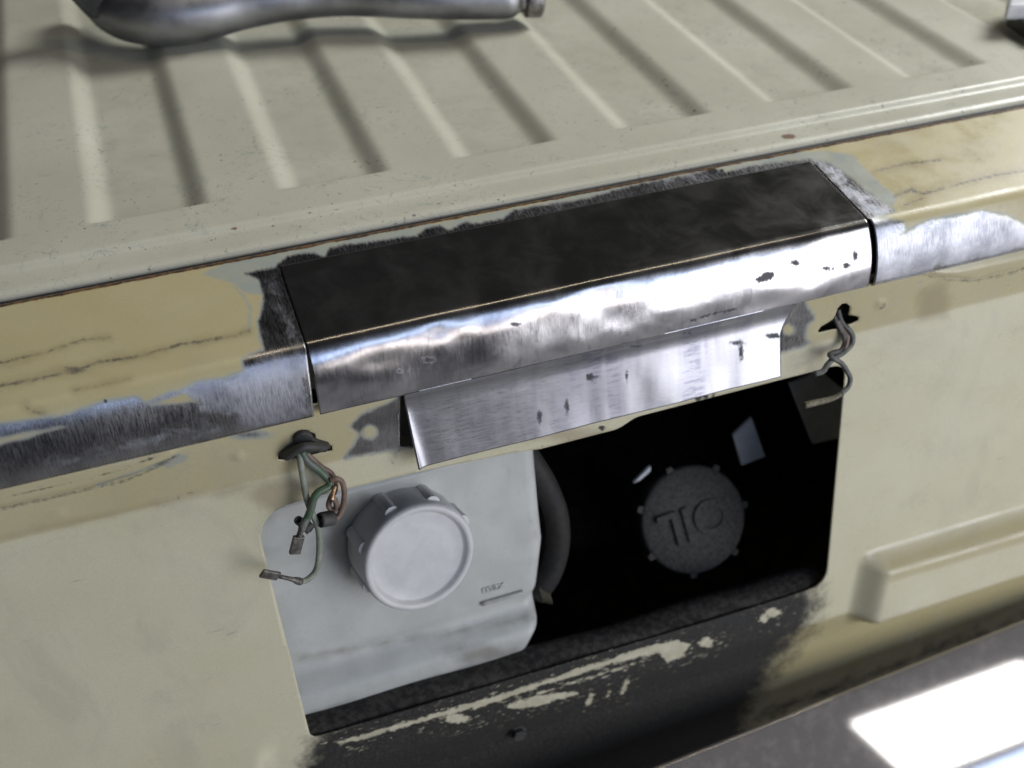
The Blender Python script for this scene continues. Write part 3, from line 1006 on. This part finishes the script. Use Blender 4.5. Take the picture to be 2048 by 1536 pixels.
    obj('flange', V, grid_faces(n2, len(vv2)), 'flange', root, attrs=dict(dark=dark), solid=0.0012, offset=-1)


build_patch()


# ------------------------------------------------------------------ coolant tank
def text_mesh(s, size, depth):
    cu = bpy.data.curves.new('lettering', 'FONT')
    cu.body = s
    cu.size = size
    cu.extrude = depth
    cu.offset = 0.0 if size < 0.012 else size * 0.018
    cu.align_x = 'CENTER'
    cu.align_y = 'CENTER'
    o = bpy.data.objects.new('lettering', cu)
    col.objects.link(o)
    dg = bpy.context.evaluated_depsgraph_get()
    me = bpy.data.meshes.new_from_object(o.evaluated_get(dg))
    bpy.data.objects.remove(o)
    bpy.data.curves.remove(cu)
    return me


def place_letters(name, s, size, depth, pos, right, up, mat, parent):
    me = text_mesh(s, size, depth)
    x = np.array(right, float); x /= np.linalg.norm(x)
    y = np.array(up, float); y -= x * (x @ y); y /= np.linalg.norm(y)
    z = np.cross(x, y)
    me.transform(Matrix(((x[0], y[0], z[0], pos[0]), (x[1], y[1], z[1], pos[1]), (x[2], y[2], z[2], pos[2]), (0, 0, 0, 1))))
    me.materials.clear()
    me.materials.append(M[mat])
    o = bpy.data.objects.new(name, me)
    col.objects.link(o)
    o.parent = parent
    o.matrix_parent_inverse = Matrix.Translation(parent.location).inverted()
    return o


TO = 0.030                                            # how far the tank stands behind the panel
tank_p = (crease[1] + TO, crease[2])


def thit(px, py, off=0.0):
    return hit(px, py, (tank_p[0] + off, tank_p[1]), PT)


def build_tank():
    dirv = np.array([-math.cos(math.radians(PT)), -math.sin(math.radians(PT))])
    top = thit(1072, 860)
    root = empty('coolant_tank', thit(800, 1400))
    tag(root, 'milky white plastic coolant tank behind the left half of the opening', 'tank')
    right = Z6([(1568, 130), (1572, 170), (1600, 500), (1618, 680), (1600, 830), (1585, 960), (1572, 1080), (1530, 1160), (1470, 1270), (1440, 1420)])
    zs, xr = [], []
    for p in right:
        h = thit(*p)
        zs.append(h[2]); xr.append(h[0])
    order = np.argsort(zs)
    zs = np.array(zs)[order]; xr = np.array(xr)[order]
    z0 = thit(600, 1520)[2]
    z1 = zs[-1] + 0.001
    groove = thit(830, 1275)[2]
    rows = 90
    xl = thit(480, 1200)[0] - 0.02
    V = []
    ring_n = 0
    for i in range(rows):
        z = z0 + (z1 - z0) * i / (rows - 1)
        # front depth along the section: a shallow waist, then the foot bulges out
        g = (z - groove)
        dep = 0.0045 * math.exp(-(g / 0.007) ** 2) - 0.010 * sstep(0, 0.016, np.array(-g - 0.001))
        xR = np.interp(z, zs, xr)
        yF = tank_p[0] - math.tan(math.radians(90 - PT)) * (tank_p[1] - z) + float(dep)
        yB = yF + 0.075
        r = 0.009
        ring = []
        for k in range(40):
            x = xl + r + (xR - r - xl - r) * k / 39
            bow = 0.0012 * math.sin(k / 39 * 3.14)
            ring.append((x, yF - bow, z))
        for k in range(1, 10):
            a = k / 10 * math.pi / 2
            ring.append((xR - r + r * math.sin(a), yF + r - r * math.cos(a), z))
        ring.append((xR, yF + r, z)); ring.append((xR, yB, z)); ring.append((xl, yB, z)); ring.append((xl, yF + r, z))
        for k in range(1, 5):
            a = k / 5 * math.pi / 2
            ring.append((xl + r - r * math.cos(a), yF + r - r * math.sin(a), z))
        ring_n = len(ring)
        V += ring
    F = [(i * ring_n + k, i * ring_n + (k + 1) % ring_n, (i + 1) * ring_n + (k + 1) % ring_n, (i + 1) * ring_n + k) for i in range(rows - 1) for k in range(ring_n)]
    F += [tuple(range(ring_n))[::-1], tuple((rows - 1) * ring_n + k for k in range(ring_n))]
    V = np.array(V)
    P = proj(V)
    dirt_shade = union(line_dist(P, [(620, 1440), (820, 1385), (1040, 1310)]) - 8, circ(P, 970, 1305, 70, 16), line_dist(P, [(600, 1315), (840, 1275), (1065, 1232)]) - 1, circ(P, 725, 1075, 75, 90) + 6, line_dist(P, [(1000, 900), (1080, 1085), (1070, 1230)]) + 6)  # dirt, plus shade painted into the waist and left of the cap
    obj('tank_body', V, F, 'tank', root, attrs=dict(dirt_shade=dirt_shade))
    # filler cap
    face_c = np.array([842.0, 1118.0])
    base = thit(792, 1052, 0)
    view = base - CAM; view /= np.linalg.norm(view)
    axis = np.array([0.13, -math.cos(math.radians(17)), math.sin(math.radians(17))])
    axis /= np.linalg.norm(axis)
    H = 0.034
    v = ray(*face_c)
    n = np.array([0, -math.sin(math.radians(PT)), math.cos(math.radians(PT))])
    dist_front = lambda kk: n @ (CAM + v * kk - np.array([0, tank_p[0], tank_p[1]]))
    k0 = -(n @ (CAM - np.array([0, tank_p[0], tank_p[1]]))) / (n @ v)
    sgn = 1 if dist_front(k0 * 0.9) > 0 else -1
    kk = k0
    while sgn * dist_front(kk) < 0.031:
        kk -= 0.0005
    C = CAM + v * kk
    r = 119 / FPX * kk
    prof = [(r * 0.80, -0.040), (r * 0.80, -H * 0.98), (r * 0.985, -H * 0.95), (r * 1.0, -H * 0.9), (r * 1.0, -0.004), (r * 0.99, -0.0018), (r * 0.965, -0.0004), (r * 0.93, 0.0), (r * 0.885, -0.0002), (r * 0.86, -0.0012), (r * 0.835, -0.0030), (r * 0.80, -0.0036), (r * 0.60, -0.0034), (r * 0.3, -0.0031), (r * 0.02, -0.003)]
    cap = lathe('filler_cap', prof, C, axis, 'cap', root, 96)
    x, y, a = frame_from_axis(axis)
    for k in range(8):
        t = 2 * math.pi * (k + 0.36) / 8
        rd = math.cos(t) * x + math.sin(t) * y
        tg = -math.sin(t) * x + math.cos(t) * y
        w = r * 0.12
        pts = []
        for j in range(7):
            b = math.pi * j / 6
            pts.append(C + rd * (r * 0.985 + 0.0030 * math.sin(b)) + tg * w * math.cos(b) - a * 0.0070)
        prism('grip_rib', pts, -a * (H * 0.68), 'cap', cap, 0.0005)
    # level mark and its word
    a0 = thit(962, 1205); a1 = thit(1045, 1182)
    nrm = np.array([0, -math.sin(math.radians(PT)), math.cos(math.radians(90 - PT) * 0 + math.radians(90 - PT))])
    fwd = np.array([0, -0.0012, 0])
    L = a1 - a0
    tube('level_line', [a0 + fwd, a0 + L * 0.33 + fwd, a0 + L * 0.66 + fwd, a1 + fwd], 0.0018, 'tank', root, n=3, sides=8)
    place_letters('level_word', 'max', 0.0095, 0.00025, thit(985, 1172) + fwd * 0.9, (1, 0, 0), (0, -0.19, 0.98) if False else (0, 0.19, 0.98), 'tank', root)
    # row of small moulded teeth near the foot
    for k in range(5):
        p = thit(920 + k * 11, 1313 - k * 3, -0.006)
        q = thit(922 + k * 11, 1298 - k * 3, -0.006)
        tube('moulded_tooth', [p, (p + q) / 2, q], 0.0008, 'tank', root, n=1, sides=6)


build_tank()


# ------------------------------------------------------------------ oil filler
def build_oil():
    off = 0.075
    c = hit(1388, 1040, (crease[1] + off, crease[2]), PT)
    k = np.linalg.norm(c - CAM) / np.linalg.norm(ray(1388, 1040))
    r = 110 / FPX * k
    axis = np.array([-0.08, -math.cos(math.radians(36)), math.sin(math.radians(36))])
    axis /= np.linalg.norm(axis)
    root = empty('oil_filler', c - axis * 0.06)
    tag(root, 'dusty black oil filler cap deep in the dark right half of the opening', 'oil filler')
    prof = [(r * 0.9, -0.018), (r * 0.99, -0.016), (r, -0.014), (r, -0.003), (r * 0.98, -0.0012), (r * 0.94, 0), (r * 0.5, 0.0006), (r * 0.03, 0.0008)]
    cap = lathe('oil_cap', prof, c, axis, 'oil', root, 80)
    x, y, a = frame_from_axis(axis)
    for i in range(7):
        t = 2 * math.pi * (i + 0.1) / 7
        rd = math.cos(t) * x + math.sin(t) * y
        tg = -math.sin(t) * x + math.cos(t) * y
        w = r * 0.075
        pts = [c + rd * (r * 0.98) - tg * w, c + rd * (r * 1.085) - tg * w * 0.7, c + rd * (r * 1.085) + tg * w * 0.7, c + rd * (r * 0.98) + tg * w]
        prism('grip_nub', [p - a * 0.001 for p in pts], -a * 0.015, 'oil', cap, 0.0006)
    # raised lettering, upside down as the cap happens to sit
    rt = hit(1290, 1075, (crease[1] + off, crease[2]), PT) - c
    place_letters('cap_lettering', 'OIL', r * 0.88, 0.0014, c + a * 0.0012, rt, np.cross(a, rt), 'oil', cap)
    tube('filler_neck', [c - a * 0.015, c - a * 0.04, c - a * 0.08 - np.array([0, -0.02, 0.03])], r * 0.75, 'bay', root, n=4, sides=24)


build_oil()


def bay_pt(px, py, off):
    return hit(px, py, (crease[1] + off, crease[2]), PT)


# hose curling out from behind the tank
hp = [bay_pt(x, y, 0.055) for x, y in [(1030, 880), (1062, 925), (1092, 975), (1112, 1030), (1115, 1090), (1100, 1145), (1070, 1190)]]
h = tube('hose', hp, 0.0085, 'seal', None, sides=20)
tag(h, 'black rubber hose curling out from behind the white tank', 'hose')
cl = empty('hose_clamp', bay_pt(1090, 1190, 0.046))
tag(cl, 'small pale ribbed clamp at the lower end of the black hose', 'clamp')
for k in range(5):
    p = bay_pt(1080 + k * 4.5, 1176 + k * 2.5, 0.046)
    q = bay_pt(1086 + k * 4.5, 1204 + k * 1.0, 0.046)
    tube('clamp_ring', [p, (p + q) / 2 - np.array([0, 0.0015, 0]), q], 0.0004, 'strand', cl, n=3, sides=6)

# pale brackets deep in the bay
for name, q, off, lab in (('bracket', [(1466, 872), (1504, 836), (1531, 914), (1483, 932)], 0.10, 'narrow pale grey bracket hanging in the dark just above the oil cap'),
                          ('bracket', [(1578, 768), (1640, 740), (1700, 790), (1690, 874), (1626, 889)], 0.085, 'wide pale grey bracket in the upper right corner of the opening'),
                          ('cable_end', [(1266, 968), (1296, 938), (1303, 934), (1301, 944), (1280, 962)], 0.10, 'thin pale sliver of metal at the upper left of the oil cap')):
    pts = [bay_pt(x, y, off) for x, y in q]
    o = prism(name, pts, (0, 0.003, 0), 'grey', None, 0.0008)
    tag(o, lab, 'bracket' if name == 'bracket' else 'metal strip', 'brackets in the engine bay' if name == 'bracket' else None)


# ------------------------------------------------------------------ lamp wiring
def wp(pts, Z, off):
    out = []
    q = Z(pts)
    n = len(q)
    for i, (x, y) in enumerate(q):
        o_ = off[0] + (off[1] - off[0]) * i / (n - 1)
        out.append(hitY(x, y, YA - o_))
    return out


def blade(name, a, b, w, th, mat, parent):
    a = np.array(a); b = np.array(b)
    d = b - a; d /= np.linalg.norm(d)
    side = np.cross(d, [0, 1, 0]); side /= np.linalg.norm(side)
    pts = [a - side * w, a + side * w, b + side * w, b - side * w]
    return prism(name, [p + np.array([0, -th / 2, 0]) for p in pts], (0, th, 0), mat, parent, 0.0006)


wl = empty('lamp_wiring', hitY(610, 895, YA))
tag(wl, 'green and brown wires with loose terminals hanging from rubber grommet left of the flange', 'wiring', 'number plate lamp wiring')
gp = [hitY(x, y, YA - 0.003) for x, y in [(590, 890), (588, 880), (592, 872), (604, 866), (618, 866), (626, 873), (628, 880), (642, 886), (660, 891), (663, 899), (640, 904), (622, 909), (608, 908), (592, 913), (574, 919), (559, 917), (560, 911), (574, 901)]]
g = prism('grommet', gp, (0, 0.006, 0), 'rubber', wl, 0.0012)
tube('grommet_hump', [hitY(x, y, YA - o_) for x, y, o_ in [(572, 913, 0.003), (588, 903, 0.006), (606, 894, 0.0075), (628, 893, 0.006), (650, 895, 0.003)]], 0.0026, 'rubber', wl, sides=12)
tube('wire', wp([(350, 290), (360, 330), (370, 400), (395, 560), (420, 700), (460, 820), (510, 930), (535, 1050), (530, 1250), (500, 1370), (430, 1440), (370, 1460)], ZL, (0.003, 0.026)), 0.0018, 'green', wl)
tube('wire', wp([(380, 290), (400, 330), (440, 380), (530, 450), (600, 520), (632, 560), (615, 605), (540, 645), (490, 700), (465, 790), (430, 880), (400, 930), (375, 990)], ZL, (0.004, 0.020)), 0.0022, 'dgreen', wl)
tube('wire', wp([(420, 300), (470, 350), (560, 430), (640, 480), (680, 560), (675, 640), (640, 700), (620, 770), (645, 808), (688, 795), (682, 735), (655, 700)], ZL, (0.002, 0.016)), 0.0016, 'brown', wl)
tube('wire', wp([(640, 545), (690, 530), (740, 560), (762, 650), (752, 760), (720, 850), (690, 885), (620, 900), (560, 912)], ZL, (0.012, 0.018)), 0.0016, 'brown', wl)
tube('copper_strands', wp([(678, 600), (665, 640), (655, 690), (650, 720)], ZL, (0.014, 0.017)), 0.0012, 'copper', wl)
a = hitY(*ZL([(370, 1462)])[0], YA - 0.026); b = hitY(*ZL([(295, 1440)])[0], YA - 0.027); c = hitY(*ZL([(170, 1412)])[0], YA - 0.028); d = hitY(*ZL([(12, 1384)])[0], YA - 0.029)
t1 = tube('terminal', [a, b, c], 0.0019, 'terminal', wl, n=3, sides=10, rs=[0.0021, 0.0023, 0.0014, 0.0012, 0.0012])
blade('terminal_blade', c, d, 0.0028, 0.0022, 'terminal', t1)
a = hitY(*ZL([(385, 960)])[0], YA - 0.020); b = hitY(*ZL([(352, 1050)])[0], YA - 0.021); c = hitY(*ZL([(312, 1205)])[0], YA - 0.022)
t2 = tube('terminal', [a, (a + b) / 2, b], 0.0017, 'terminal', wl, n=3, sides=10)
blade('terminal_blade', b, c, 0.0032, 0.0026, 'terminal', t2)
for (p, q, r_) in (((345, 905), (450, 985), 0.0026), ((400, 1000), (470, 930), 0.0027), ((545, 905), (670, 880), 0.0044)):
    p = hitY(*ZL([p])[0], YA - 0.017); q = hitY(*ZL([q])[0], YA - 0.015)
    ax = q - p
    lathe('connector_sleeve', [(r_ * 0.7, 0.004), (r_ * 0.7, 0.0), (r_ * 0.95, -0.0004), (r_, 0.0008), (r_, np.linalg.norm(ax) * 0.9), (r_ * 0.8, np.linalg.norm(ax)), (r_ * 0.1, np.linalg.norm(ax))], p, ax, 'rubber', wl, 20)

wr = empty('lamp_wiring', hitY(1690, 640, YA))
tag(wr, 'thin grey wires curling out of the three lobed hole right of the flange', 'wiring', 'number plate lamp wiring')
tube('wire', wp([(745, 330), (760, 400), (795, 480), (860, 540), (905, 620), (890, 710), (800, 800), (700, 860), (630, 930), (580, 1000), (490, 1030)], ZR, (-0.006, 0.020)), 0.0018, 'gwire', wr)
tube('wire', wp([(700, 400), (730, 460), (770, 540), (810, 610), (820, 690), (780, 770), (680, 800), (655, 825), (700, 862), (790, 920), (850, 1010), (880, 1080), (860, 1170), (780, 1250)], ZR, (-0.004, 0.026)), 0.0016, 'gwire', wr)
tube('bare_strands', wp([(780, 1250), (720, 1285), (650, 1310), (500, 1345), (380, 1375)], ZR, (0.026, 0.026)), 0.0018, 'strand', wr, rs=[0.0015, 0.0016, 0.0018, 0.0021, 0.0022])
tube('stripe_wire', wp([(740, 440), (785, 530), (830, 600), (845, 670), (820, 760)], ZR, (-0.002, 0.008)), 0.0015, 'brown', wr)


# ------------------------------------------------------------------ air tool on the lid
def build_tool():
    ct = hit(335, 92, (0, 0.0), 0)
    root = empty('air_tool', (ct[0], ct[1] + 0.02, 0))
    tag(root, 'polished aluminium air tool with swollen grip lying on the ribbed lid', 'air tool')
    upv = np.array([0, 0.69, 0.72])
    secs = [(206, 2, 0.009, 0.012), (208, 20, 0.0125, 0.008), (214, 40, 0.015, 0.005), (232, 60, 0.0175, 0.003), (262, 77, 0.0195, 0.001), (300, 86, 0.0205, 0), (335, 89, 0.021, 0), (380, 84, 0.0205, 0.001), (430, 73, 0.019, 0.003),
            (490, 56, 0.0172, 0.006), (560, 42, 0.016, 0.009), (630, 33, 0.0152, 0.010), (700, 29, 0.015, 0.010), (780, 32, 0.0148, 0.009), (860, 35, 0.0148, 0.008), (950, 36, 0.0148, 0.006), (1015, 35, 0.0148, 0.005), (1024, 34, 0.0144, 0.005)]
    C, Rr = [], []
    for x, y, r, h in secs:
        p = hit(x, y, (0, h + 0.28 * r), 0)
        C.append(p + upv * r); Rr.append(r)
    C = np.array(C); Rr = np.array(Rr)
    tt = np.linspace(0, len(secs) - 1, 90)
    Cf = catmull(C, 6)
    Rf = np.interp(np.linspace(0, len(secs) - 1, len(Cf)), np.arange(len(secs)), Rr)
    Rf[0] = 0.003
    tube('body', Cf, 0, 'alu', root, n=1, sides=40, rs=list(Rf))
    e0 = Cf[-1]
    ax = Cf[-1] - Cf[-8]; ax /= np.linalg.norm(ax)
    s = np.linalg.norm(hit(1095, 33, (0, 0.01), 0) - hit(1024, 34, (0, 0.01), 0))
    lathe('threaded_collar', [(0.0105, -0.004)] + [(0.0105 - 0.0007 * (i % 2), s * 0.5 * i / 14) for i in range(15)] + [(0.008, s * 0.52)], e0, ax, 'knurl', root, 40)
    k0 = e0 + ax * s * 0.47
    prof = [(0.008, 0), (0.0125, 0.0004), (0.0137, 0.0016), (0.0137, s * 0.48), (0.0127, s * 0.52), (0.009, s * 0.53), (0.006, s * 0.5), (0.001, s * 0.5)]
    kn = lathe('knurled_ring', prof, k0, ax, 'knurl', root, 40)
    x, y, a = frame_from_axis(ax)
    bm = bmesh.new()
    for i in range(30):
        for sg in (1, -1):
            prev = None
            for j in range(7):
                h = 0.0022 + (s * 0.48 - 0.003) * j / 6
                t = 2 * math.pi * i / 30 + sg * j * 0.085
                p = k0 + a * h + (math.cos(t) * x + math.sin(t) * y) * 0.01395
                q = k0 + a * h + (math.cos(t + 0.05) * x + math.sin(t + 0.05) * y) * 0.01395
                vs_ = (bm.verts.new(p), bm.verts.new(q))
                if prev:
                    bm.faces.new((prev[0], prev[1], vs_[1], vs_[0]))
                prev = vs_
    me = bpy.data.meshes.new('knurling'); bm.to_mesh(me); bm.free(); me.materials.append(M['knurl'])
    o = bpy.data.objects.new('knurling', me); col.objects.link(o); o.parent = kn
    o['kind'] = 'stuff'
    # black throttle block at the other end
    Yt = ct[1]
    pts = [hitY(x_, y_, Yt + 0.016) for x_, y_ in [(120, -30), (142, 0), (178, 38), (214, 40), (240, 10), (240, -40)]]
    prism('throttle_block', pts, (0, 0.022, 0), 'blackplastic', root, 0.002)


build_tool()

# small things on the lid
s0 = [hit(x, y, (0, -0.0068), 0) for x, y in [(1634, 13), (1660, 24), (1690, 40), (1712, 48), (1735, 49), (1752, 45)]]
tw = empty('wire_offcut', s0[2])
tag(tw, 'thin dark forked wire offcut lying on the lid between two ribs', 'wire')
tube('strand', s0, 0.0008, 'rubber', tw, n=4, sides=6, rs=[0.0004, 0.0009, 0.0009, 0.0010, 0.0008])
s1 = [hit(x, y, (0, -0.0068), 0) for x, y in [(1705, 45), (1722, 55), (1745, 67)]]
tube('strand', s1, 0.0006, 'rubber', tw, n=4, sides=6)
s2 = [hit(x, y, (0, -0.0068), 0) for x, y in [(1640, 3), (1655, 15), (1668, 27)]]
tube('strand', s2, 0.0005, 'rubber', tw, n=4, sides=6)

cpos = hit(2030, 70, (0, 0.0), 0)
ck = empty('latch_clip', cpos)
tag(ck, 'pale clip with dark underside at the far right edge of the lid', 'clip')
pts = [hit(x, y, (0, 0.010), 0) for x, y in [(2006, 42), (2012, 12), (2030, -10), (2110, -30), (2120, 40), (2060, 42)]]
prism('clip_body', pts, (0, 0, 0.012), 'clip', ck, 0.003)
pts = [hit(x, y, (0, 0.001), 0) for x, y in [(2010, 50), (2060, 88), (2110, 88), (2110, 40), (2040, 36)]]
prism('clip_foot', pts, (0, 0, 0.0105), 'blackplastic', ck, 0.001)
